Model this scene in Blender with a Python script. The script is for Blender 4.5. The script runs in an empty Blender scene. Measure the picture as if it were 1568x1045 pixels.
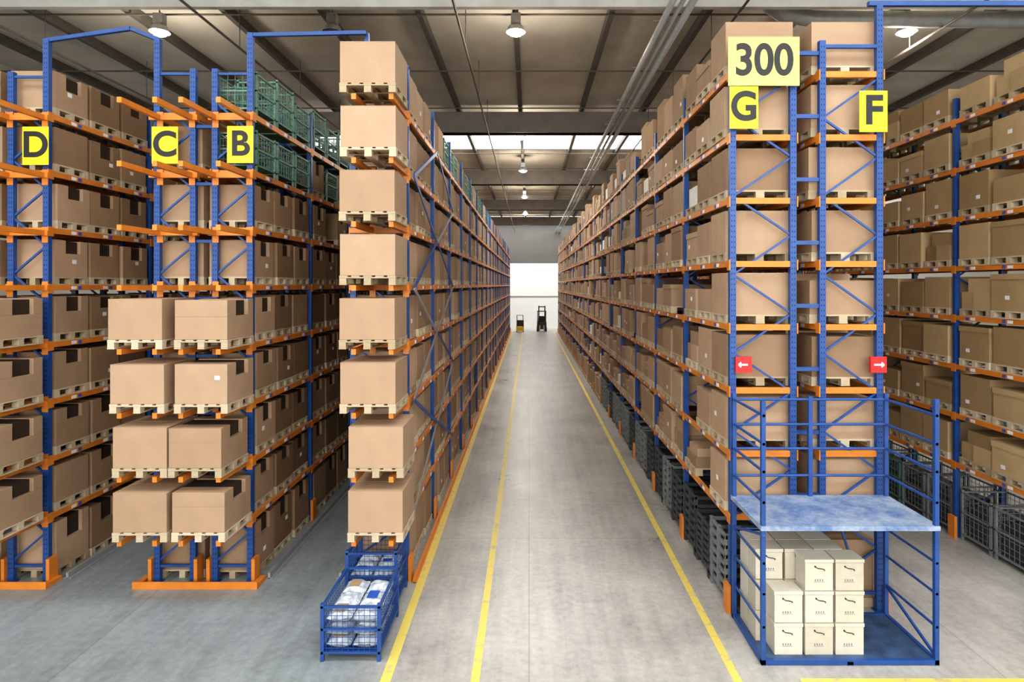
import bpy, math, random
import numpy as np
from mathutils import Vector, Matrix
random.seed(7)
scene = bpy.context.scene
scene.view_settings.view_transform = 'Standard'
try: scene.view_settings.look = 'Medium High Contrast'
except Exception as ex: print('look', ex)
scene.view_settings.exposure = 0.04
EYE = 4.95

# ---------------------------------------------------------------- materials
def new_mat(name):
    m = bpy.data.materials.new(name); m.use_nodes = True
    nt = m.node_tree; b = nt.nodes['Principled BSDF']
    return m, nt, b
def simple(name, col, rough=0.5, metal=0.0, noise=0.12, scale=6.0, bump=0.0):
    m, nt, b = new_mat(name)
    tc = nt.nodes.new('ShaderNodeTexCoord'); n = nt.nodes.new('ShaderNodeTexNoise')
    n.inputs['Scale'].default_value = scale; n.inputs['Detail'].default_value = 4
    nt.links.new(tc.outputs['Object'], n.inputs['Vector'])
    r = nt.nodes.new('ShaderNodeValToRGB')
    r.color_ramp.elements[0].position = 0.3; r.color_ramp.elements[1].position = 0.7
    r.color_ramp.elements[0].color = tuple(c*(1-noise) for c in col)+(1,)
    r.color_ramp.elements[1].color = tuple(min(1, c*(1+noise)) for c in col)+(1,)
    nt.links.new(n.outputs['Fac'], r.inputs['Fac']); nt.links.new(r.outputs['Color'], b.inputs['Base Color'])
    b.inputs['Roughness'].default_value = rough; b.inputs['Metallic'].default_value = metal
    if bump:
        bp = nt.nodes.new('ShaderNodeBump'); bp.inputs['Strength'].default_value = bump
        nt.links.new(n.outputs['Fac'], bp.inputs['Height']); nt.links.new(bp.outputs['Normal'], b.inputs['Normal'])
    return m
def varied(name, c0, c1, rough=0.75, scale=3.0):
    """colour varies per load through the face attribute 'rnd', plus fine mottling"""
    m, nt, b = new_mat(name)
    at = nt.nodes.new('ShaderNodeAttribute'); at.attribute_name = 'rnd'
    r = nt.nodes.new('ShaderNodeValToRGB')
    r.color_ramp.elements[0].color = c0+(1,); r.color_ramp.elements[1].color = c1+(1,)
    nt.links.new(at.outputs['Fac'], r.inputs['Fac'])
    tc = nt.nodes.new('ShaderNodeTexCoord'); n = nt.nodes.new('ShaderNodeTexNoise')
    n.inputs['Scale'].default_value = scale; n.inputs['Detail'].default_value = 5
    nt.links.new(tc.outputs['Object'], n.inputs['Vector'])
    mr = nt.nodes.new('ShaderNodeMapRange'); mr.inputs['To Min'].default_value = 0.84; mr.inputs['To Max'].default_value = 1.14
    nt.links.new(n.outputs['Fac'], mr.inputs['Value'])
    mx = nt.nodes.new('ShaderNodeVectorMath'); mx.operation = 'SCALE'
    nt.links.new(r.outputs['Color'], mx.inputs[0]); nt.links.new(mr.outputs['Result'], mx.inputs['Scale'])
    nt.links.new(mx.outputs['Vector'], b.inputs['Base Color'])
    b.inputs['Roughness'].default_value = rough
    return m
def emit(name, col, s):
    m, nt, b = new_mat(name)
    b.inputs['Base Color'].default_value = col+(1,)
    b.inputs['Emission Color'].default_value = col+(1,); b.inputs['Emission Strength'].default_value = s
    return m

M_CARD  = varied('cardboard', (0.27,0.170,0.098), (0.45,0.31,0.20))
M_CARDDIM = varied('cardboard_aisle_shade', (0.18,0.108,0.055), (0.36,0.235,0.135))  # darker copy of the cardboard, aisle shade put into the colour
M_CARDWARM = varied('cardboard_lamp_tint', (0.28,0.185,0.085), (0.48,0.35,0.19))  # warm lamp light on the right rack, mixed into the card colour
M_NOTCHSHADE= simple('notch_shade', (0.035,0.02,0.011), 0.9)  # near-black, paints the shade inside the carton notches
M_WOOD  = varied('pallet_wood', (0.38,0.30,0.19), (0.56,0.47,0.34), 0.8, 12)
M_BLUE  = simple('blue_steel', (0.018,0.070,0.25), 0.42, 0.0, 0.15, 5)
M_ORANGE= simple('orange_steel', (0.62,0.21,0.028), 0.45, 0.0, 0.1, 4)
M_HOLE  = simple('post_holes', (0.006,0.012,0.035), 0.7)
M_GALV  = simple('galvanised_steel', (0.36,0.37,0.38), 0.4, 0.5, 0.15, 8)
M_GREEN = simple('green_wire', (0.11,0.22,0.17), 0.5)
M_WHITEB= simple('white_carton', (0.70,0.69,0.65), 0.6)
M_YELLOW= simple('sign_yellow', (0.88,0.72,0.01), 0.4, 0, 0.02)
M_PALEY = simple('sign_pale_yellow', (0.76,0.74,0.16), 0.4, 0, 0.02)
M_BLACK = simple('black', (0.012,0.012,0.012), 0.5)
M_RED   = simple('red_sign', (0.55,0.02,0.02), 0.45)
M_WHITE = simple('white', (0.75,0.75,0.75), 0.5, 0, 0.03)
M_GREYC = simple('grey_plastic', (0.18,0.195,0.20), 0.5)
M_DARKC = simple('dark_plastic', (0.045,0.05,0.055), 0.5)
M_CREAM = varied('cream_crate', (0.50,0.46,0.36), (0.62,0.58,0.48), 0.6, 8)
M_PLASTIC = simple('wrapped_goods', (0.50,0.54,0.58), 0.25, 0, 0.35, 14, 0.6)
M_CONC  = simple('concrete_beam', (0.17,0.155,0.14), 0.85, 0, 0.12, 2)
M_CONCL = simple('light_beam', (0.50,0.50,0.47), 0.8, 0, 0.12, 2)
M_PURLIN= simple('purlin', (0.10,0.09,0.08), 0.7)
M_LIGHTPIPE = simple('pipe_grey', (0.35,0.36,0.36), 0.4, 0.3)
M_LAMP  = emit('lamp_glow', (1.0,0.92,0.78), 40)
M_SKY   = emit('skylight_glazing', (0.94,0.97,1.0), 5.4)
M_WINFILL   = emit('window_fill_glow', (1.0,0.975,0.94), 7.6)
M_FORKY = simple('forklift_yellow', (0.7,0.45,0.03), 0.4)
M_BLUELAB = simple('blue_label', (0.03,0.10,0.45), 0.5)

def deck_mat():
    m, nt, b = new_mat('worn_blue_deck')
    tc = nt.nodes.new('ShaderNodeTexCoord'); n = nt.nodes.new('ShaderNodeTexNoise')
    n.inputs['Scale'].default_value = 2.6; n.inputs['Detail'].default_value = 10; n.inputs['Roughness'].default_value = 0.75
    nt.links.new(tc.outputs['Object'], n.inputs['Vector'])
    r = nt.nodes.new('ShaderNodeValToRGB')
    e = r.color_ramp.elements
    e[0].position=0.38; e[0].color=(0.085,0.16,0.34,1); e[1].position=0.62; e[1].color=(0.34,0.41,0.50,1)
    nt.links.new(n.outputs['Fac'], r.inputs['Fac']); nt.links.new(r.outputs['Color'], b.inputs['Base Color'])
    b.inputs['Roughness'].default_value = 0.5
    return m
M_DECK = deck_mat()
def floor_mat():
    m, nt, b = new_mat('concrete_floor')
    tc = nt.nodes.new('ShaderNodeTexCoord')
    def noise(scale, detail, stretch=None, rough=0.6):
        n = nt.nodes.new('ShaderNodeTexNoise'); n.inputs['Scale'].default_value=scale
        n.inputs['Detail'].default_value=detail; n.inputs['Roughness'].default_value=rough
        if stretch:
            mp = nt.nodes.new('ShaderNodeMapping'); mp.inputs['Scale'].default_value=stretch
            nt.links.new(tc.outputs['Object'], mp.inputs['Vector']); nt.links.new(mp.outputs['Vector'], n.inputs['Vector'])
        else: nt.links.new(tc.outputs['Object'], n.inputs['Vector'])
        return n
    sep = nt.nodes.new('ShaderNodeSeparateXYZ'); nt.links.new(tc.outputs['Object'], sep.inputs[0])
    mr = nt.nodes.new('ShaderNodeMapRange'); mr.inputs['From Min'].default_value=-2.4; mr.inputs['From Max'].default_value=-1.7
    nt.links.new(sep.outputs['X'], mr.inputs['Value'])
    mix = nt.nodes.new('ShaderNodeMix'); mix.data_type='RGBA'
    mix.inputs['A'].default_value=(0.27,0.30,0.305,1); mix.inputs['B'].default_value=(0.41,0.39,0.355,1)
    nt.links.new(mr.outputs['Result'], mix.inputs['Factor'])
    n1 = noise(0.55, 9, None, .68); n2 = noise(1.0, 6, (5.0,0.35,1)); n3 = noise(9, 6, None, .7)
    add = nt.nodes.new('ShaderNodeMath'); add.operation='MULTIPLY_ADD'; add.inputs[1].default_value=.5
    nt.links.new(n2.outputs['Fac'], add.inputs[0]); nt.links.new(n1.outputs['Fac'], add.inputs[2])
    add2 = nt.nodes.new('ShaderNodeMath'); add2.operation='MULTIPLY_ADD'; add2.inputs[1].default_value=0.6
    nt.links.new(n3.outputs['Fac'], add2.inputs[0]); nt.links.new(add.outputs[0], add2.inputs[2])
    m2 = nt.nodes.new('ShaderNodeMapRange'); m2.inputs['From Min'].default_value=0.75; m2.inputs['From Max'].default_value=1.35
    m2.inputs['To Min'].default_value=0.58; m2.inputs['To Max'].default_value=1.34
    nt.links.new(add2.outputs[0], m2.inputs['Value'])
    br = nt.nodes.new('ShaderNodeTexBrick'); br.offset=0; br.inputs['Scale'].default_value=1.0
    br.inputs['Brick Width'].default_value=6.0; br.inputs['Row Height'].default_value=6.0
    br.inputs['Mortar Size'].default_value=0.012; br.inputs['Mortar Smooth'].default_value=0.3
    br.inputs['Color1'].default_value=(1,1,1,1); br.inputs['Color2'].default_value=(0.97,0.97,0.97,1); br.inputs['Mortar'].default_value=(0.72,0.72,0.72,1)
    nt.links.new(tc.outputs['Object'], br.inputs['Vector'])
    sc = nt.nodes.new('ShaderNodeVectorMath'); sc.operation='SCALE'
    nt.links.new(mix.outputs['Result'], sc.inputs[0]); nt.links.new(m2.outputs['Result'], sc.inputs['Scale'])
    mu = nt.nodes.new('ShaderNodeVectorMath'); mu.operation='MULTIPLY'
    nt.links.new(sc.outputs['Vector'], mu.inputs[0]); nt.links.new(br.outputs['Color'], mu.inputs[1])
    nt.links.new(mu.outputs['Vector'], b.inputs['Base Color'])
    rr = nt.nodes.new('ShaderNodeMapRange'); rr.inputs['To Min'].default_value=0.16; rr.inputs['To Max'].default_value=0.5
    nt.links.new(n1.outputs['Fac'], rr.inputs['Value']); nt.links.new(rr.outputs['Result'], b.inputs['Roughness'])
    return m
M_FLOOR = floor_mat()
def marking_mat():
    m, nt, b = new_mat('floor_paint_yellow')
    tc = nt.nodes.new('ShaderNodeTexCoord'); n = nt.nodes.new('ShaderNodeTexNoise')
    n.inputs['Scale'].default_value=4; n.inputs['Detail'].default_value=8; n.inputs['Roughness'].default_value=0.75
    nt.links.new(tc.outputs['Object'], n.inputs['Vector'])
    r = nt.nodes.new('ShaderNodeValToRGB'); e=r.color_ramp.elements
    e[0].position=0.36; e[0].color=(0.45,0.39,0.22,1); e[1].position=0.46; e[1].color=(0.72,0.57,0.13,1)
    nt.links.new(n.outputs['Fac'], r.inputs['Fac']); nt.links.new(r.outputs['Color'], b.inputs['Base Color'])
    b.inputs['Roughness'].default_value = 0.45
    return m
M_MARK = marking_mat()

# ---------------------------------------------------------------- mesh builder
CV = np.array([[0,0,0],[1,0,0],[1,1,0],[0,1,0],[0,0,1],[1,0,1],[1,1,1],[0,1,1]], float)
HF = np.array([[0,3,2,1],[4,5,6,7],[0,1,5,4],[1,2,6,5],[2,3,7,6],[3,0,4,7]])
class MB:
    def __init__(s):
        s.hex=[]; s.hm=[]; s.hr=[]; s.gv=[]; s.gf=[]; s.gm=[]; s.mats=[]; s.rnd=0.5
    def mi(s, m):
        if m not in s.mats: s.mats.append(m)
        return s.mats.index(m)
    def box(s, x0,x1,y0,y1,z0,z1,mat):
        s.hex.append(np.array([x0,y0,z0])+CV*np.array([x1-x0,y1-y0,z1-z0])); s.hm.append(s.mi(mat)); s.hr.append(s.rnd)
    def bar(s, p, q, w, t, mat, up=(0,0,1)):
        p=np.array(p,float); q=np.array(q,float); d=q-p; L=np.linalg.norm(d); d/=L
        u=np.array(up,float)
        if abs(np.dot(u,d))>0.98: u=np.array([0,1.0,0])
        a=np.cross(d,u); a/=np.linalg.norm(a); c=np.cross(a,d)
        a=a*w/2; c=c*t/2
        s.hex.append(np.array([p-a-c,p+a-c,q+a-c,q-a-c,p-a+c,p+a+c,q+a+c,q-a+c])); s.hm.append(s.mi(mat)); s.hr.append(s.rnd)
    def tube(s, pts, r, mat, n=10, cap=True):
        pts=[np.array(p,float) for p in pts]; base=len(s.gv)
        rs = r if isinstance(r,(list,tuple)) else [r]*len(pts)
        u=None
        for i,p in enumerate(pts):
            d=(pts[min(i+1,len(pts)-1)]-pts[max(i-1,0)]); d/=np.linalg.norm(d)
            if u is None: u = np.cross(d,[0,0,1.0]) if abs(d[2])<0.9 else np.cross(d,[0,1.0,0])
            u = u-np.dot(u,d)*d; u/=np.linalg.norm(u); v=np.cross(d,u)
            for k in range(n):
                a=2*math.pi*k/n; s.gv.append(tuple(p+rs[i]*(math.cos(a)*u+math.sin(a)*v)))
        m=s.mi(mat)
        for i in range(len(pts)-1):
            for k in range(n):
                a=base+i*n+k; b2=base+i*n+(k+1)%n
                s.gf.append((a,b2,b2+n,a+n)); s.gm.append(m)
        if cap:
            s.gf.append(tuple(base+k for k in reversed(range(n)))); s.gm.append(m)
            s.gf.append(tuple(base+(len(pts)-1)*n+k for k in range(n))); s.gm.append(m)
    def build(s, name, parent=None, bevel=0, loc=None, smooth=False):
        me=bpy.data.meshes.new(name); nh=len(s.hex)
        hv=np.array(s.hex).reshape(-1,3) if nh else np.zeros((0,3))
        gv=np.array(s.gv).reshape(-1,3) if s.gv else np.zeros((0,3))
        V=np.concatenate([hv,gv])
        if loc is not None: V=V-np.array(loc)
        faces_h=(np.arange(nh)[:,None,None]*8+HF[None]).reshape(-1,4) if nh else np.zeros((0,4),int)
        loops=list(faces_h.reshape(-1)); tot=[4]*len(faces_h)
        off=len(hv)
        for f in s.gf: loops.extend([i+off for i in f]); tot.append(len(f))
        start=np.concatenate([[0],np.cumsum(tot)[:-1]])
        me.vertices.add(len(V)); me.vertices.foreach_set('co', V.reshape(-1))
        me.loops.add(len(loops)); me.loops.foreach_set('vertex_index', np.array(loops,dtype=np.int32))
        me.polygons.add(len(tot)); me.polygons.foreach_set('loop_start', start.astype(np.int32))
        for m in s.mats: me.materials.append(m)
        mi=np.concatenate([np.repeat(np.array(s.hm,int),6) if nh else [], np.array(s.gm,int)]).astype(np.int32)
        me.polygons.foreach_set('material_index', mi)
        ng=len(s.gf)
        sm=np.concatenate([np.zeros(nh*6,bool), np.full(ng,smooth)])
        me.polygons.foreach_set('use_smooth', sm)
        me.update(calc_edges=True)
        at=me.attributes.new('rnd','FLOAT','FACE')
        rv=np.concatenate([np.repeat(np.array(s.hr,float),6) if nh else [], np.full(ng,0.5)]).astype(np.float32)
        at.data.foreach_set('value', rv)
        me.validate()
        o=bpy.data.objects.new(name, me); scene.collection.objects.link(o)
        if loc is not None: o.location=loc
        if parent: o.parent=parent
        if bevel:
            b=o.modifiers.new('bevel','BEVEL'); b.width=bevel; b.segments=2; b.limit_method='ANGLE'
        return o
def empty(name, loc=(0,0,0)):
    e=bpy.data.objects.new(name,None); e.location=loc; e.empty_display_size=0.3; scene.collection.objects.link(e); return e

# ---------------------------------------------------------------- room shell
XL, XR, YF, YB, ZC = -17.0, 17.0, -12.0, 69.5, 12.1
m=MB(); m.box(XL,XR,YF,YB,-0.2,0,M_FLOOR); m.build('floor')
M_CEIL = simple('roof_panel', (0.52,0.49,0.44), 0.7, 0, 0.12, 0.8)
m=MB(); m.box(XL,XR,YF,YB,ZC,ZC+0.2,M_CEIL)
m.build('ceiling')
M_WALL = simple('wall_panel', (0.50,0.49,0.46), 0.7, 0, 0.04, 1)
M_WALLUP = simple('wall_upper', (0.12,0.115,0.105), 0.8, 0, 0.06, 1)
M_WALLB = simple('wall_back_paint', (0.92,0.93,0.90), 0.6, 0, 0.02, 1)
m=MB(); m.box(XL-.2,XL,YF,YB,0,ZC,M_WALL); m.build('wall_left')
m=MB(); m.box(XR,XR+.2,YF,YB,0,ZC,M_WALL); m.build('wall_right')
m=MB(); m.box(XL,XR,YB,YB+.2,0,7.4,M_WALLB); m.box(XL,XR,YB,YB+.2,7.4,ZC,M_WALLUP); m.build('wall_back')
m=MB(); m.box(XL,XR,YB-.04,YB,3.6,3.72,M_GALV); m.build('trim_1')
m=MB(); m.box(XL,XR,YF-.2,YF,0,ZC,M_WALL); m.build('wall_front')
for i,(a,b) in enumerate([(-15,-6),(-4.5,4.5),(6,15)]):  # unseen glowing windows, added behind the camera to light the rack fronts
    m=MB(); m.box(a,b,YF,YF+.03,4.5,10.5,M_WINFILL)
    for k in range(4): 
        xx=a+(b-a)*k/3; m.box(xx-.05,xx+.05,YF,YF+.08,4.5,10.5,M_GALV)
    m.box(a,b,YF,YF+.08,7.45,7.55,M_GALV); m.box(a-.1,b+.1,YF,YF+.08,4.4,4.5,M_GALV); m.box(a-.1,b+.1,YF,YF+.08,10.5,10.6,M_GALV)
    m.build('window_%d'%(i+1))
for i,(a,b) in enumerate([(-7,-2),(3.5,7),(27.0,32.0),(40,43.5),(52.5,55.5),(63,69)]):  # roof skylights; the far-end strip is added to brighten the back wall
    m=MB(); m.box(-15.5,15.5,a,b,ZC-.04,ZC-.005,M_SKY)
    m.box(-15.6,15.6,a-.08,a,ZC-.1,ZC-.005,M_PURLIN); m.box(-15.6,15.6,b,b+.08,ZC-.1,ZC-.005,M_PURLIN)
    m.build('window_%d'%(i+4))
for i,y in enumerate([1.0,13.3,24.4,36.9,49.4,61.8]):
    m=MB()
    if i==1:
        m.box(XL,XR,y,y+.14,10.98,11.84,M_CONCL)
    else:
        m.box(XL,XR,y,y+.35,11.0,11.84,M_CONC); m.box(XL,XR,y-.12,y+.47,11.0,11.14,M_CONC)
    m.build('roof_beam' if i==0 else 'roof_beam.%03d'%i)
m=MB()
x=-2.8-2.45*5
while x<XR:
    m.box(x-.07,x+.07,YF,YB,11.84,ZC,M_PURLIN); x+=2.45
m.build('roof_purlins')
m=MB()
for y in np.arange(15.5,68,4.1):
    m.tube([(XL+.1,y,11.78),(XR-.1,y,11.78)],0.025,M_PURLIN,6)
for x in (-12.2,-7.3,-1.6,4.6,9.6):
    m.tube([(x,YF+.1,10.93),(x,YB-.1,10.93)],0.03,M_PURLIN,6)
    for y in np.arange(15.5,68,4.1): m.tube([(x,y,10.93),(x,y,ZC-.001)],0.012,M_PURLIN,5)
m.build('sprinkler_pipework')
m=MB()
for dx,z,r in ((0,10.88,.07),(.22,10.9,.05),(.42,10.87,.08)):
    m.tube([(3.0+dx,12.0,z),(3.0+dx,YB-.1,z)],r,M_LIGHTPIPE,10)
for y in np.arange(14,68,3.0): m.box(2.85,3.6,y,y+.05,10.97,10.99,M_GALV)
m.build('overhead_pipe_run',smooth=True)
m=MB()
m.tube([(5.2,13.7,12.05),(5.2,13.7,11.75),(5.25,13.75,11.5),(5.45,13.9,11.3),(5.8,14.1,11.2),(6.6,14.3,11.15),(16.9,14.4,11.15)],.19,M_LIGHTPIPE,14)
m.build('ventilation_duct',smooth=True)

# ---------------------------------------------------------------- high-bay lamps
def lamp(x,y,on=True):
    m=MB(); z=11.25
    m.tube([(x,y,ZC-.3),(x,y,z+.42)],.02,M_PURLIN,6)
    m.box(x-.12,x+.12,y-.1,y+.1,z+.2,z+.45,M_GALV)
    n=20
    m.tube([(x,y,z+.22),(x,y,z+.12),(x,y,z)],[.10,.20,.24],M_GALV,n,cap=False)
    m.tube([(x,y,z+.03),(x,y,z+.0)],[.20,.20],M_LAMP if on else M_DARKC,n)
    if on: m.tube([(x,y,z),(x,y,z-.06),(x,y,z-.10)],[.20,.15,.05],M_LAMP,n)
    o=m.build('high_bay_lamp')
    if on:
        l=bpy.data.lights.new('lamp_light','POINT'); l.energy=190; l.color=(1,.89,.72); l.shadow_soft_size=.25
        lo=bpy.data.objects.new('lamp_light',l); lo.location=(x,y,z-.45); scene.collection.objects.link(lo); lo.parent=o
for y in (15.3,26.2,33.9,44,54.5,63.5): lamp(-.33,y)
for x in (-9.2,9.4):
    for y in (15.3,29,43,57): lamp(x,y)
lamp(-4.9,15.3,False)

# ---------------------------------------------------------------- pallets & loads
def pallet(m,x0,x1,y0,y1,z,detail=1):
    w=x1-x0; l=y1-y0; W=M_WOOD; old=m.rnd; m.rnd=random.random()
    if detail==0:
        m.box(x0,x1,y0,y1,z+.10,z+.14,W)
        for t in (0,.44,.88): m.box(x0,x1,y0+l*t,y0+l*(t+.12),z,z+.10,W)
        m.rnd=old; return
    if detail==1:
        m.box(x0,x1,y0,y1,z+.115,z+.14,W)
    else:
        for k in range(5):
            a=x0+w*(k*.2125); m.box(a,a+w*.15,y0,y1,z+.12,z+.14,W)
        for t in (0,.43,.86): m.box(x0,x1,y0+l*t,y0+l*(t+.14),z+.10,z+.12,W)
    bw=.13*w; bl=.13*l
    for tx in (0,.435,.87):
        m.box(x0+w*tx,x0+w*tx+bw,y0,y1,z,z+.022,W)
        for ty in (0,.435,.87):
            m.box(x0+w*tx+.002,x0+w*tx+bw-.002,y0+l*ty+.002,y0+l*ty+bl-.002,z+.022,z+(.115 if detail==1 else .10),W)
    m.rnd=old
def carton(m,x0,x1,y0,y1,z0,z1,notch=0,lid=False,mat=None):
    """notch: +1 = cut-out on +x face, -1 on -x face, 0 none"""
    C=mat or M_CARD; m.rnd=random.random()
    if notch==0:
        m.box(x0,x1,y0,y1,z0,z1,C)
    else:
        h=z1-z0; zn=z1-h*random.choice((.36,.42,.46)); l=y1-y0; a=y0+l*.32; b=y0+l*.78
        m.box(x0,x1,y0,y1,z0,zn,C)
        m.box(x0,x1,y0,a,zn,z1,C); m.box(x0,x1,b,y1,zn,z1,C)
        if notch>0: m.box(x0,x1-.06,a,b,zn,z1-.015,M_NOTCHSHADE)
        else: m.box(x0+.06,x1,a,b,zn,z1-.015,M_NOTCHSHADE)
    if lid:
        m.rnd=min(1,m.rnd+.1); m.box(x0-.012,x1+.012,y0-.012,y1+.012,z1-.09,z1+.006,C)

def rack(name, xa, xb, y0, nb, zs, ztop, notch=None, loadx=None, style='A', face=1, tops=None, ground=True, bay=2.75, seedv=1, holes=True, topskip=None, card=None):
    random.seed(seedv)
    par=empty(name,(0,0,0))
    m=MB(); pw=.095
    for k in range(nb+1):
        y=y0+k*bay
        ta,tb = (tops if (tops and k==0) else (ztop,ztop))
        m.box(xa,xa+pw,y,y+.08,0,ta,M_BLUE); m.box(xb-pw,xb,y,y+.08,0,tb,M_BLUE)
        m.box(xa-.03,xa+pw+.03,y-.03,y+.11,0,.012,M_BLUE); m.box(xb-pw-.03,xb+.03,y-.03,y+.11,0,.012,M_BLUE)
        if k<8:
            zz=.35; s=0; top=min(ta,tb)-.1
            step=(zs[1]-zs[0])*.5 if (xb-xa)<.8 else (zs[1]-zs[0])*.62
            while zz+step<top:
                p=(xa+.06,y+.04,zz); q=(xb-.06,y+.04,zz+step)
                if s%2: p,q=(xb-.06,y+.04,zz),(xa+.06,y+.04,zz+step)
                m.bar(p,q,.03,.03,M_BLUE,up=(0,1,0)); zz+=step; s+=1
            m.box(xa+pw,xb-pw,y+.02,y+.06,.25,.29,M_BLUE); m.box(xa+pw,xb-pw,y+.02,y+.06,top,top+.04,M_BLUE)
        if k==0 and holes:
            for px,pt in ((xa,ta),(xb-pw,tb)):
                z=.15
                while z<pt-.05:
                    m.box(px+.022,px+.034,y-.0015,y+.002,z,z+.025,M_HOLE); m.box(px+.061,px+.073,y-.0015,y+.002,z,z+.025,M_HOLE); z+=.08
    m.build('uprights',par)
    m=MB(); y1=y0+nb*bay+.08
    for z in zs:
        for x in (xa,xb-.045):
            xo = x-.012 if x==xa else x+.012
            m.box(xo,xo+.045,y0+.08,y1,z-.09,z,M_ORANGE)
        m.box(xa+pw,xb-pw,y0+.01,y0+.07,z-.09,z,M_ORANGE)
        for k in range(nb+1):
            y=y0+k*bay
            for x,sg in ((xa,-1),(xb,1)):
                a=x+sg*.016
                m.box(min(a,x),max(a,x),y-.02,y+.10,z-.14,z+.02,M_ORANGE)
            if k<10:
                for sg,x in ((-1,xa),(1,xb)):
                    a=x+sg*.016
                    for dy,w_,mt in ((.5,.12,M_WHITE),(.66,.08,M_BLUELAB),(1.3,.12,M_WHITE),(1.46,.08,M_BLUELAB),(2.2,.12,M_WHITE),(2.36,.08,M_BLUELAB)):
                        m.box(min(a,a-sg*.01),max(a,a-sg*.01),y+dy,y+dy+w_,z-.075,z-.02,mt)
    for k in range(nb+1):
        y=y0+k*bay
        for x,sg in ((xa,-1),(xb,1)):
            a=x+sg*.06
            m.box(min(a,x+sg*.004),max(a,x+sg*.004),y-.06,y+.13,0,.42,M_ORANGE)
    m.build('beams',par)
    m=MB(); lx0,lx1 = loadx if loadx else (xa-.03,xb+.03)
    levels=([0.0] if ground else [])+list(zs)
    for li,z in enumerate(levels):
        nxt = levels[li+1] if li+1<len(levels) else z+1.0
        for k in range(nb):
            far = k>7
            for j in range(3):
                if topskip and topskip(li,k,j): continue
                first = (k==0 and j==0)
                if random.random()<(.03 if style!='G' else .07) and not first: continue
                ya=y0+k*bay+.165+j*.845; yb=ya+.785
                dy=random.uniform(-.025,.025); ya+=dy; yb+=dy
                dx=random.uniform(-.03,.02)
                H=min(.62, nxt-z-.27)
                if li==0 and ground: H=min(.80,nxt-.35)
                if style=='A': H*=random.choice((1,1,1,.97,1.03))
                elif style=='G': H*=random.choice((1,1.05,.98,.9,.75,.62,1.08)) if not first else 1.04
                elif style=='H': H*=random.choice((1.0,1.04,1.07,.97,.85,.7))
                else: H*=random.choice((1,1,1.02,.97))
                if first and style in 'GH' and li==len(levels)-1: H=.68
                if li==len(levels)-1 and style=='G' and not first: H*=random.choice((1,1.2,1.35,.8))
                pallet(m,lx0+dx,lx1+dx,ya,yb,z,0 if far else 1)
                ins=.012
                r=random.random()
                if first: r=1
                if style=='G' and r<.07:
                    m.rnd=.5; m.box(lx0+dx+.05,lx1+dx-.05,ya+.04,yb-.1,z+.14,z+.14+H*.6,M_WHITEB)
                elif style in 'GH' and r<.17:
                    hh=H*.5
                    carton(m,lx0+dx+ins,lx1+dx-ins,ya+ins,yb-ins-.35,z+.14,z+.14+hh,mat=card)
                    carton(m,lx0+dx+ins+.03,lx1+dx-ins,yb-ins-.34,yb-ins,z+.14,z+.14+hh,mat=card)
                    carton(m,lx0+dx+ins+.04,lx1+dx-ins-.1,ya+ins+.04,yb-ins-.16,z+.14+hh,z+.14+H*.9,mat=card)
                else:
                    nn = notch if (notch and random.random()<.85) else 0
                    cm = M_CARD if first else card
                    carton(m,lx0+dx+ins,lx1+dx-ins,ya+ins,yb-ins,z+.14,z+.14+H,nn,lid=(style in 'GH' and random.random()<.3 and not first),mat=cm)
                    if random.random()<.30 and not far:
                        xs = lx1+dx-ins if face>0 else lx0+dx+ins
                        yy=ya+random.uniform(.1,.55); zz=z+.14+H*random.uniform(.15,.45)
                        m.box(xs-.003,xs+.003,yy,yy+.10,zz,zz+.07,M_WHITE)
    m.build('palletized_boxes',par)
    return par

LP=.955
ZL=[EYE+LP*k for k in range(-4,4)]
ZR=[EYE+.96*(j+.38) for j in range(-4,4)]
Y1=10.2; YR=9.3
greenB=lambda li,k,j: (li==8 and k<6) or (li==7 and (k==0 or (k==1 and j==1)))
rack('pallet_rack',-3.0,-2.02,Y1+.1,20,ZL,8.64,style='A',loadx=(-3.03,-2.05),face=1,seedv=3,topskip=lambda li,k,j:(li==8 and 1<=k<=7 and (k*3+j)%5<3))
rack('pallet_rack',-5.27,-4.59,Y1,20,ZL,8.55,tops=(8.55,9.15),notch=1,style='B',loadx=(-5.38,-4.60),seedv=4,topskip=greenB,card=M_CARDDIM)
rack('pallet_rack',-6.23,-5.54,Y1,20,ZL,8.55,tops=(9.05,8.55),style='B',loadx=(-6.26,-5.48),seedv=5,topskip=lambda li,k,j:(li==8 and k<1),card=M_CARDDIM)
rack('pallet_rack',-8.66,-7.98,Y1,20,ZL,8.55,tops=(8.5,9.05),notch=1,style='B',loadx=(-8.75,-7.98),seedv=6,card=M_CARDDIM)
rack('pallet_rack',-9.65,-8.95,Y1,20,ZL,8.55,style='B',loadx=(-9.68,-8.90),seedv=8,card=M_CARDDIM)
rack('pallet_rack',3.04,4.05,YR,20,ZR,8.62,style='G',loadx=(3.03,4.09),face=-1,seedv=9,ground=False)
rack('pallet_rack',4.40,5.36,YR,20,ZR,8.62,tops=(8.66,9.19),style='H',loadx=(4.33,5.38),seedv=10,ground=False)
rack('pallet_rack',8.36,9.36,YR,20,ZR,8.62,style='H',loadx=(8.36,9.39),face=-1,seedv=12,ground=False,card=M_CARDWARM)
random.seed(21)

m=MB()
for z in [EYE+.96*(j+.38)+.25 for j in range(-4,4)]:
    m.box(4.05,4.40,YR+.02,YR+.07,z,z+.06,M_BLUE)
    m.box(4.05,4.40,YR+2.77,YR+2.82,z,z+.06,M_BLUE)
m.build('rack_spacers')
m=MB()
for z in ZL:
    m.box(-5.54,-5.27,Y1+.02,Y1+.07,z-.25,z-.20,M_BLUE)
m.build('rack_spacers')

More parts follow.
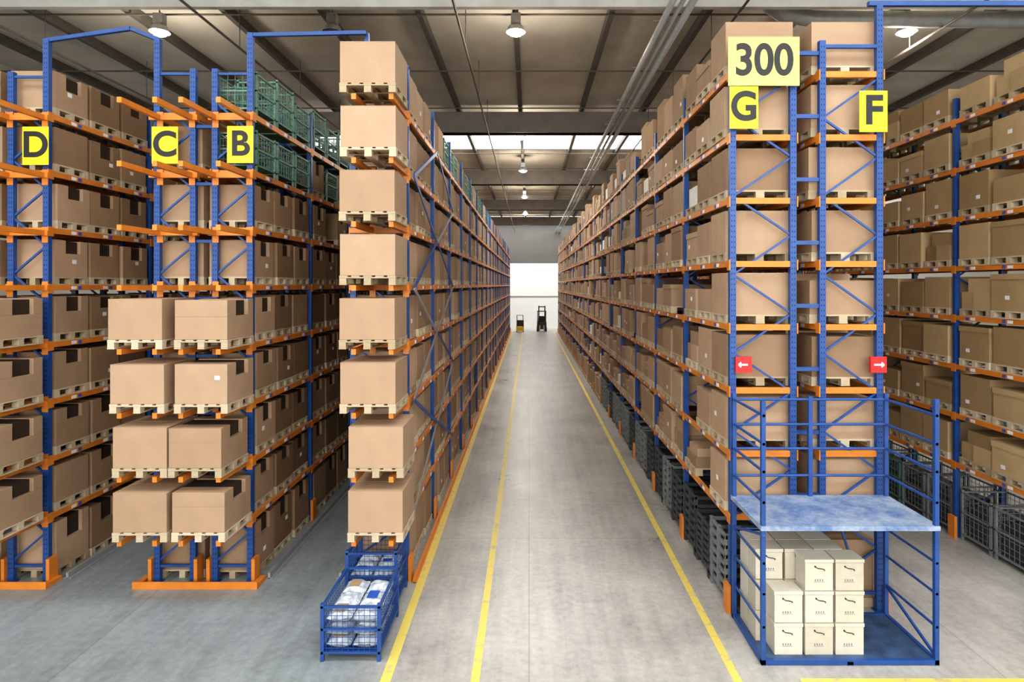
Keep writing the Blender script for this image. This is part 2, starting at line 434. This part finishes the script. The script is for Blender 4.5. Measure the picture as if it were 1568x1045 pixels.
def arms(name, xs, yf, yb, zs, span, low=0):
    m=MB()
    for i,z in enumerate(zs):
        if i>4: z=z-low
        for x in xs:
            m.box(x-.035,x+.035,yf,yb-.06,z-.085,z-.001,M_ORANGE)
            m.box(x-.05,x+.05,yb-.012,yb,z-.2,z+.06,M_ORANGE)
        m.box(span[0],span[1],yb-.06,yb-.013,z-.085,z-.001,M_ORANGE)
    m.build(name)
arms('rack_extension_arms',[-6.12,-5.59],9.17,Y1-.002,ZL,(-6.28,-5.48),.05)
arms('rack_extension_arms',[-5.20,-4.64],9.17,Y1-.002,ZL,(-5.3,-4.56),.05)
arms('rack_extension_arms',[-2.62,-2.06],9.17,Y1+.098,ZL,(-3.0,-2.0))
arms('rack_extension_arms',[-8.61,-8.03],9.17,Y1-.002,ZL,(-8.68,-7.95),.05)
arms('rack_extension_arms',[-9.55,-9.0],9.17,Y1-.002,ZL,(-9.67,-8.93),.05)

def hero(x0,x1,y0,y1,z,h=.60,notch=0,label=False,tint=None):
    m=MB(); cx=(x0+x1)/2; cy=(y0+y1)/2
    pallet(m,x0-.01,x1+.01,y0-.01,y1+.01,z,2)
    carton(m,x0,x1,y0,y1,z+.142,z+.142+h,notch)
    C=M_CARD; zt=z+.142+h
    m.hr=[ (.40+.4*r if mm==m.mi(M_CARD) else r) for r,mm in zip(m.hr,m.hm)]
    if notch==0:
        m.rnd=.85
        m.box(x0-.002,x1+.002,y0-.003,cy-.004,zt,zt+.006,C); m.box(x0-.002,x1+.002,cy+.004,y1+.003,zt,zt+.006,C)
    if label: m.box(cx+.2,cx+.28,y0-.003,y0,z+.5,z+.56,M_WHITE)
    return m.build('palletized_cardboard_box',bevel=.005,loc=(cx,cy,z))
for i,z in enumerate(ZL):
    k=i-4
    x0={-4:-2.68,-3:-2.68}.get(k,-2.81)+random.uniform(-.01,.01); w=.82 if k>-3 else .81
    hero(x0,x0+w,9.12,10.02,z,.61,0,False)
for i in range(4):
    z=ZL[i]
    xc=[-6.18,-6.18,-6.22,-6.25][i]; xb=[-5.30,-5.35,-5.26,-5.26][i]
    hero(xc,xc+.80,9.12,9.98,z,.58+.02*(i%2)); hero(xb,xb+.78,9.12,9.98,z,.59,1,i==2)
    hero(-8.71,-7.90,9.12,9.98,z,.60,1)
    hero(-9.62,-8.83,9.12,9.98,z,.60)

m=MB(); xx=-1.955
for i,z in enumerate(ZL):
    a=(xx,Y1+.25,z-.05) ; b=(xx-.001,Y1+2.85,z+LP-.05)
    if i==7: continue
    if i%2==0: m.bar(a,b,.02,.07,M_GALV if i<4 else M_BLUE)
    else: m.bar((xx,Y1+.25,z+LP-.05),(xx,Y1+2.85,z-.05),.02,.07,M_BLUE if i!=3 else M_GALV)
    if i%2==0: m.bar((xx-.0,Y1+5.6,z-.05),(xx,Y1+2.95,z+LP-.05),.02,.06,M_BLUE)
    else: m.bar((xx-.0,Y1+5.6,z+LP-.05),(xx,Y1+2.95,z-.05),.02,.06,M_GALV)
m.build('rack_cross_bracing')

m=MB()
m.bar((-8.03,Y1+.04,9.03),(-6.55,Y1-.1,9.17),.06,.06,M_BLUE); m.bar((-6.55,Y1-.1,9.17),(-6.18,Y1+.04,9.04),.06,.06,M_BLUE)
m.build('portal_bar')
m=MB()
m.bar((-4.64,Y1+.04,9.12),(-2.72,Y1+.04,9.16),.06,.06,M_BLUE); m.box(-2.76,-2.69,Y1+.1,Y1+.17,8.6,9.19,M_BLUE); m.box(-3.0,-2.02,Y1+.11,Y1+.17,8.58,8.64,M_BLUE)
m.build('portal_bar')
m=MB()
m.box(5.15,8.46,YR,YR+.07,9.19,9.26,M_BLUE); m.box(8.38,8.46,YR,YR+.07,8.62,9.19,M_BLUE); m.box(4.42,5.3,YR+.005,YR+.065,8.55,8.6,M_BLUE)
m.build('portal_bar')

def guard(x0,x1,y,name='rack_base_guard'):
    m=MB()
    m.box(x0,x1,y,y+.10,0,.07,M_ORANGE); m.box(x0,x1,y,y+.015,.07,.12,M_ORANGE)
    for x in (x0,x1-.1): m.box(x,x+.1,y+.1,y+.35,0,.07,M_ORANGE)
    m.build(name)
guard(-6.45,-4.42,Y1-.22); guard(-9.8,-7.85,Y1-.22)
for x in (-4.40,-3.2,-7.80,-6.42):
    m=MB(); m.box(x,x+.04,Y1+.15,65,0,.10,M_LIGHTPIPE); m.box(x-.05,x+.09,Y1+.15,65,0,.012,M_LIGHTPIPE); m.build('floor_guide_rail')
m=MB(); m.box(-1.93,-1.88,Y1,65,0,.09,M_ORANGE); m.box(-1.95,-1.86,Y1,65,0,.012,M_ORANGE); m.build('floor_guide_rail')

def mark(x0,x1,y0,y1):
    m=MB(); m.box(x0,x1,y0,y1,0.0,.004,M_MARK); m.build('floor_marking')
mark(-1.86,-1.73,2,66); mark(-.73,-.62,2,66); mark(2.55,2.66,2,66); mark(3.4,16,7.60,7.72)

# ---------------------------------------------------------------- crates
def wire_crate(name,x0,x1,y0,y1,z0,h,mat,step=.1,t=.007,loc=None,fill=None,post=.045,mid=True,dark=False):
    m=MB(); z1=z0+h; zb=z0+.1
    for x in (x0,x1-post):
        for y in (y0,y1-post): m.box(x,x+post,y,y+post,z0,z1+.02,mat)
    for z in ([zb,z1-.04]+([z0+h*.55] if mid else [])):
        m.box(x0,x1,y0+.005,y0+.035,z,z+.03,mat); m.box(x0,x1,y1-.035,y1-.005,z,z+.03,mat)
        m.box(x0+.005,x0+.035,y0,y1,z,z+.03,mat); m.box(x1-.035,x1-.005,y0,y1,z,z+.03,mat)
    m.box(x0+.02,x1-.02,y0+.02,y1-.02,zb,zb+.012,mat)
    n=int((x1-x0)/step)
    for i in range(1,n):
        x=x0+(x1-x0)*i/n
        for y in (y0+.02,y1-.02): m.box(x-t/2,x+t/2,y-t/2,y+t/2,zb,z1,mat)
    n=int((y1-y0)/step)
    for i in range(1,n):
        y=y0+(y1-y0)*i/n
        for x in (x0+.02,x1-.02): m.box(x-t/2,x+t/2,y-t/2,y+t/2,zb,z1,mat)
    n=int((z1-zb)/step)
    for i in range(1,n):
        z=zb+(z1-zb)*i/n
        for y in (y0+.02,y1-.02): m.box(x0,x1,y-t/2,y+t/2,z-t/2,z+t/2,mat)
        for x in (x0+.02,x1-.02): m.box(x-t/2,x+t/2,y0,y1,z-t/2,z+t/2,mat)
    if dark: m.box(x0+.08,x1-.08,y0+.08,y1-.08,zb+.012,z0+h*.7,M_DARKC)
    if fill:
        fill(m,x0+.05,x1-.05,y0+.05,y1-.05,zb+.013)
    return m.build(name)
def bags(m,x0,x1,y0,y1,z):
    for lvl in range(3):
        nx,ny=2,3
        for i in range(nx):
            for j in range(ny):
                w=(x1-x0)/nx; l=(y1-y0)/ny; r=random.uniform(-.012,.012)
                xa=x0+i*w+.01; ya=y0+j*l+.01; za=z+lvl*.17
                hh=.155+r
                base=len(m.gv); mi=m.mi(M_PLASTIC); N=6
                for k in range(N+1):
                    for q in range(N+1):
                        u=k/N; v=q/N; b=(math.sin(math.pi*u)*math.sin(math.pi*v))**.4 if 0<k<N and 0<q<N else 0
                        m.gv.append((xa+(w-.02)*u,ya+(l-.02)*v,za+hh*.5+hh*.5*b+random.uniform(-.01,.01)))
                for k in range(N+1):
                    for q in range(N+1):
                        u=k/N; v=q/N; b=(math.sin(math.pi*u)*math.sin(math.pi*v))**.3 if 0<k<N and 0<q<N else 0
                        m.gv.append((xa+(w-.02)*u,ya+(l-.02)*v,za+hh*.5-hh*.5*b))
                for k in range(N):
                    for q in range(N):
                        a=base+k*(N+1)+q; m.gf.append((a,a+N+1,a+N+2,a+1)); m.gm.append(mi)
                        a+=(N+1)**2; m.gf.append((a,a+1,a+N+2,a+N+1)); m.gm.append(mi)
                if (i+j+lvl)%2==0: m.box(xa+.08,xa+w-.12,ya+.06,ya+l-.1,za+hh-.006,za+hh+.004,random.choice((M_WHITE,M_BLUELAB,M_CARD)))
wire_crate('blue_wire_container',-2.74,-1.95,8.06,9.2,0,.74,M_BLUE,step=.07,t=.006,fill=bags)
wire_crate('blue_wire_container',-2.78,-2.0,9.3,10.1,0,.90,M_BLUE,step=.07,t=.006,fill=bags)
for k in range(6):
    for j in range(3):
        y=Y1+k*2.75+.12+j*.86
        wire_crate('green_wire_container',-5.33,-4.58,y+.02,y+.80,ZL[7],.72+.14*((k+j)%2),M_GREEN,step=.11,t=.008,post=.035)
for y in (Y1+.14,Y1+1.0,Y1+1.86,Y1+3.74):
    wire_crate('green_wire_container',-5.33,-4.58,y,y+.78,ZL[6],.68,M_GREEN,step=.11,t=.008,post=.035)
for k in range(1,8):
    for j in range(3):
        if (k*3+j)%5<3:
            y=Y1+.1+k*2.75+.12+j*.86
            wire_crate('green_wire_container',-3.0,-2.05,y+.02,y+.80,ZL[7],.7,M_GREEN,step=.12,t=.010)
def slat_crate(x0,x1,y0,y1,z0,h,mat):
    m=MB(); n=7
    m.box(x0+.03,x1-.03,y0+.03,y1-.03,z0+.12,z0+.15,mat)
    for x in (x0,x0+(x1-x0)/2-.05,x1-.1):
        for y in (y0,y1-.1): m.box(x,x+.1,y,y+.1,z0,z0+.13,mat)
    for x in (x0,x1-.06):
        for y in (y0,(y0+y1)/2-.03,y1-.06): m.box(x,x+.06,y,y+.06,z0+.1,z0+h,mat)
    m.box((x0+x1)/2-.03,(x0+x1)/2+.03,y0,y0+.05,z0+.1,z0+h,mat)
    for i in range(n):
        z=z0+.13+(h-.2)*i/(n-1)
        for x in (x0+.01,x1-.04): m.box(x,x+.03,y0,y1,z,z+.055,mat)
        for y in (y0+.01,y1-.04): m.box(x0,x1,y,y+.03,z,z+.055,mat)
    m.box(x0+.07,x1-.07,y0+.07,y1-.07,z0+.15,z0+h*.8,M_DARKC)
    m.build('slatted_plastic_crate')
for k in range(6):
    for j in range(3):
        y=YR+.16+k*2.75+j*.87
        slat_crate(3.02,4.0,y,y+.82,0,random.choice((1.1,1.05,.9,1.1)),M_GREYC if (k==0 and j==0) else random.choice((M_GREYC,M_GREYC,M_DARKC)))
m=MB()
for k in range(6,20):
    for j in range(3):
        ya=YR+k*2.75+.14+j*.86; pallet(m,3.0,4.08,ya,ya+.8,0,0); carton(m,3.02,4.06,ya+.02,ya+.78,.14,random.uniform(.8,1.1))
m.build('palletized_boxes')
for k in range(0,5):
    for j in range(3):
        y=YR+k*2.75+.14+j*.86
        wire_crate('grey_wire_container',8.40,9.3,y+.02,y+.80,0,.95,M_GREEN if (j+k)%4==3 else M_GREYC,step=.11,t=.008,dark=True)
m=MB()
for k in range(0,8):
    for j in range(3):
        ya=YR+k*2.75+.14+j*.86; pallet(m,4.42,5.32,ya,ya+.8,0,0); carton(m,4.44,5.30,ya+.02,ya+.78,.14,random.uniform(.8,1.1))
m.build('palletized_boxes')

# ---------------------------------------------------------------- signs
def text(body,size,loc,mat,parent,off=0.012,sx=1):
    c=bpy.data.curves.new('letter','FONT'); c.body=body; c.size=size; c.extrude=.002; c.offset=off
    c.align_x='CENTER'; c.align_y='CENTER'; c.materials.append(mat)
    o=bpy.data.objects.new('lettering',c); o.location=loc; o.rotation_euler=(math.pi/2,0,0); o.scale=(sx,1,1)
    scene.collection.objects.link(o); o.parent=parent
    return o
def sign(name,body,x0,x1,z0,z1,y,mat,size,off,sx=1):
    e=empty(name)
    m=MB(); m.box(x0,x1,y,y+.012,z0,z1,mat)
    for z in (z0+.08,z1-.1): m.box(x0+.03,x0+.07,y+.012,y+.07,z,z+.03,M_GALV)
    m.build('plate',e,bevel=.002)
    text(body,size,((x0+x1)/2,y-.003,(z0+z1)/2),M_BLACK,e,off,sx)
sign('letter_sign','D',-8.34,-7.91,6.93,7.56,Y1-.09,M_YELLOW,.58,.017,1.0)
sign('letter_sign','C',-6.21,-5.78,6.95,7.56,Y1-.09,M_YELLOW,.57,.017,1.0)
sign('letter_sign','B',-4.97,-4.54,6.96,7.57,Y1-.09,M_YELLOW,.57,.015,1.0)
sign('letter_sign','G',3.01,3.44,7.30,7.935,YR-.08,M_YELLOW,.60,.018,.92)
sign('letter_sign','F',4.96,5.38,7.25,7.87,YR-.08,M_YELLOW,.60,.018,1.0)
sign('number_sign','300',2.99,4.06,7.945,8.68,YR-.08,M_PALEY,.66,.016,.9)
sign('letter_sign','A',-2.62,-2.30,.05,.33,Y1-.0,M_YELLOW,.28,.008,1.0)
for x0 in (3.11,5.14):
    e=empty('arrow_sign'); m=MB(); z0=3.63; y=YR-.06
    m.box(x0,x0+.24,y,y+.05,z0,z0+.24,M_RED)
    s=1 if x0>4 else -1; cx=x0+.12; zc=z0+.12
    m.box(cx-.07,cx+.06,y-.004,y,zc-.014,zc+.014,M_WHITE)
    m.bar((cx+.08*s,y-.002,zc),(cx+.04*s,y-.002,zc+.035),.006,.02,M_WHITE); m.bar((cx+.08*s,y-.002,zc),(cx+.04*s,y-.002,zc-.035),.006,.02,M_WHITE)
    m.build('plate',e)

# ---------------------------------------------------------------- work platform cage
e=empty('steel_work_platform')
px0,px1,py0,py1=3.02,5.33,7.98,9.16
m=MB(); P=.055
m.box(px0,px0+P,py0,py0+P,0,3.44,M_BLUE); m.box(px1-P,px1,py0,py0+P,0,3.46,M_BLUE)
m.box(px0,px0+P,py1-P,py1,0,3.34,M_BLUE); m.box(px1-P,px1,py1-P,py1,0,3.34,M_BLUE)
m.box((px0+px1)/2-.03,(px0+px1)/2+.03,py1-P,py1,0,3.3,M_BLUE)
for z in (3.25,2.88,2.52,2.12):
    for x in (px0+.03,px1-.03): m.tube([(x,py0,z),(x,py1,z)],.02,M_BLUE,8)
    m.tube([(px0,py1-.03,z),(px1,py1-.03,z)],.02,M_BLUE,8)
for z in (.5,.93,1.33):
    for x in (px0+.03,px1-.03): m.tube([(x,py0,z),(x,py1,z)],.018,M_BLUE,8)
for z in (1.33,):
    m.tube([(px0,py1-.03,z),(px1,py1-.03,z)],.018,M_BLUE,8)
m.bar((px1-.03,py0,.1),(px1-.03,py1,.5),.03,.03,M_BLUE); m.bar((px0+.03,py0,1.7),(px0+.03,py1,1.35),.03,.03,M_BLUE)
m.bar((px0+1.5,py1-.03,1.72),(px0+1.75,py1-.03,.9),.03,.03,M_BLUE)
m.build('frame',e)
m=MB(); m.box(px0-.01,px1+.01,py0-.01,py1+.01,1.755,1.815,M_DECK)
m.build('deck',e)
m=MB(); m.box(px0,px1,py0,py0+.05,.01,.07,M_BLUE); m.box(px0,px1,py1-.05,py1,.01,.07,M_BLUE); m.box(px0,px0+.05,py0,py1,.01,.07,M_BLUE); m.box(px1-.05,px1,py0,py1,.01,.07,M_BLUE)
M_TRAY=simple('blue_tray',(0.05,0.09,0.17),.4,0,.35,5)
m.box(px0+.05,px1-.05,py0+.05,py1-.05,.03,.055,M_TRAY)
m.box((px0+px1)/2-.04,(px0+px1)/2+.04,py0,py1,.0,.05,M_BLUE)
m.build('base_tray',e)
def cream(x0,y0,z0,w=.385,l=.31,h=.42):
    m=MB(); m.rnd=random.random()
    x1=x0+w; y1=y0+l; z1=z0+h
    m.box(x0+.008,x1-.008,y0+.008,y1-.008,z0,z1-.055,M_CREAM)
    m.box(x0,x1,y0,y1,z1-.05,z1-.006,M_CREAM); m.box(x0+.01,x1-.01,y0+.01,y1-.01,z1-.055,z1-.05,M_BLACK)
    cx=(x0+x1)/2+random.uniform(-.02,.02); zc=z1-.11
    m.tube([(cx-.055,y0-.002,zc+.01),(cx-.03,y0-.012,zc-.008),(cx+.03,y0-.014,zc-.014),(cx+.06,y0-.012,zc-.024),(cx+.065,y0-.002,zc-.045)],.006,M_BLACK,6)
    m.box(cx-.065,cx-.05,y0-.006,y0+.009,zc,zc+.02,M_BLACK)
    m.box(cx-.07,cx+.07,y0+.005,y0+.009,z0+.11,z0+.116,M_GREYC)
    for i in range(4): m.box(cx-.06+i*.032,cx-.045+i*.032,y0+.005,y0+.009,z0+.125,z0+.15,M_GREYC)
    m.build('storage_box',bevel=.003,loc=((x0+x1)/2,(y0+y1)/2,z0))
zt=.0555
for row,yy in enumerate((8.12,8.445,8.77)):
    for c in range(3):
        x=3.24+c*.405-(.13 if row else 0)
        for r in range(3):
            if row==0 and c==0 and r==2: continue
            cream(x,yy,zt+r*.424)
# ---------------------------------------------------------------- forklift & order picker
def wheel(m,x,y,r,w):
    m.tube([(x-w/2,y,r),(x+w/2,y,r)],r,M_BLACK,16); m.tube([(x-w/2-.01,y,r),(x+w/2+.01,y,r)],r*.5,M_GREYC,12)
def forklift(name,x,y,body,H):
    m=MB()
    m.box(x-.5,x+.5,y+.1,y+1.7,.25,.95,body); m.box(x-.45,x+.45,y+1.3,y+1.9,.35,1.15,body)
    m.box(x-.3,x+.3,y+.8,y+1.3,.95,1.1,M_BLACK); m.box(x-.3,x+.3,y+1.25,y+1.35,1.05,1.6,M_BLACK)
    for dx in (-.46,.40):
        m.box(x+dx,x+dx+.06,y+.15,y+.21,.95,2.15,M_BLACK); m.box(x+dx,x+dx+.06,y+1.5,y+1.56,.95,2.15,M_BLACK)
    m.box(x-.48,x+.48,y+.1,y+1.6,2.12,2.18,M_BLACK)
    for dx in (-.38,.26): m.box(x+dx,x+dx+.12,y-.1,y+.06,.08,H,M_BLACK)
    for z in (.3,1.3,H-.15): m.box(x-.38,x+.38,y-.06,y+.02,z,z+.1,M_BLACK)
    for dx in (-.28,.16): m.box(x+dx,x+dx+.12,y-1.2,y-.1,.06,.11,M_GALV); m.box(x+dx,x+dx+.12,y-.16,y-.1,.06,.7,M_GALV)
    for dx in (-.45,.45):
        wheel(m,x+dx,y+.35,.26,.16); wheel(m,x+dx,y+1.45,.24,.16)
    m.build(name)
forklift('forklift',1.35,65.0,M_DARKC,2.75)
m=MB(); x,y=-.95,64.5
m.box(x-.4,x+.4,y,y+1.2,.12,.55,M_FORKY); m.box(x-.38,x+.38,y+.9,y+1.2,.55,1.2,M_BLACK); m.box(x-.35,x-.28,y,y+.06,.5,1.8,M_BLACK); m.box(x+.28,x+.35,y,y+.06,.5,1.8,M_BLACK); m.box(x-.35,x+.35,y,y+.05,1.75,1.8,M_BLACK)
for dx in (-.22,.1): m.box(x+dx,x+dx+.12,y-1.0,y,.06,.11,M_GALV)
for dx in (-.36,.36): wheel(m,x+dx,y+.2,.15,.08); wheel(m,x+dx,y+1.0,.15,.08)
m.build('order_picker')

# ---------------------------------------------------------------- world + camera
w=bpy.data.worlds.new('World'); scene.world=w; w.use_nodes=True
w.node_tree.nodes['Background'].inputs[0].default_value=(.8,.85,.9,1); w.node_tree.nodes['Background'].inputs[1].default_value=.3
cam=bpy.data.cameras.new('camera'); co=bpy.data.objects.new('camera',cam); scene.collection.objects.link(co)
co.location=(0,0,EYE); co.rotation_euler=(math.pi/2,0,0)
cam.sensor_width=36; cam.lens=36*1152/1920; cam.clip_start=.1; cam.clip_end=300
cam.shift_x=-32/1920; cam.shift_y=-105/1920
scene.camera=co
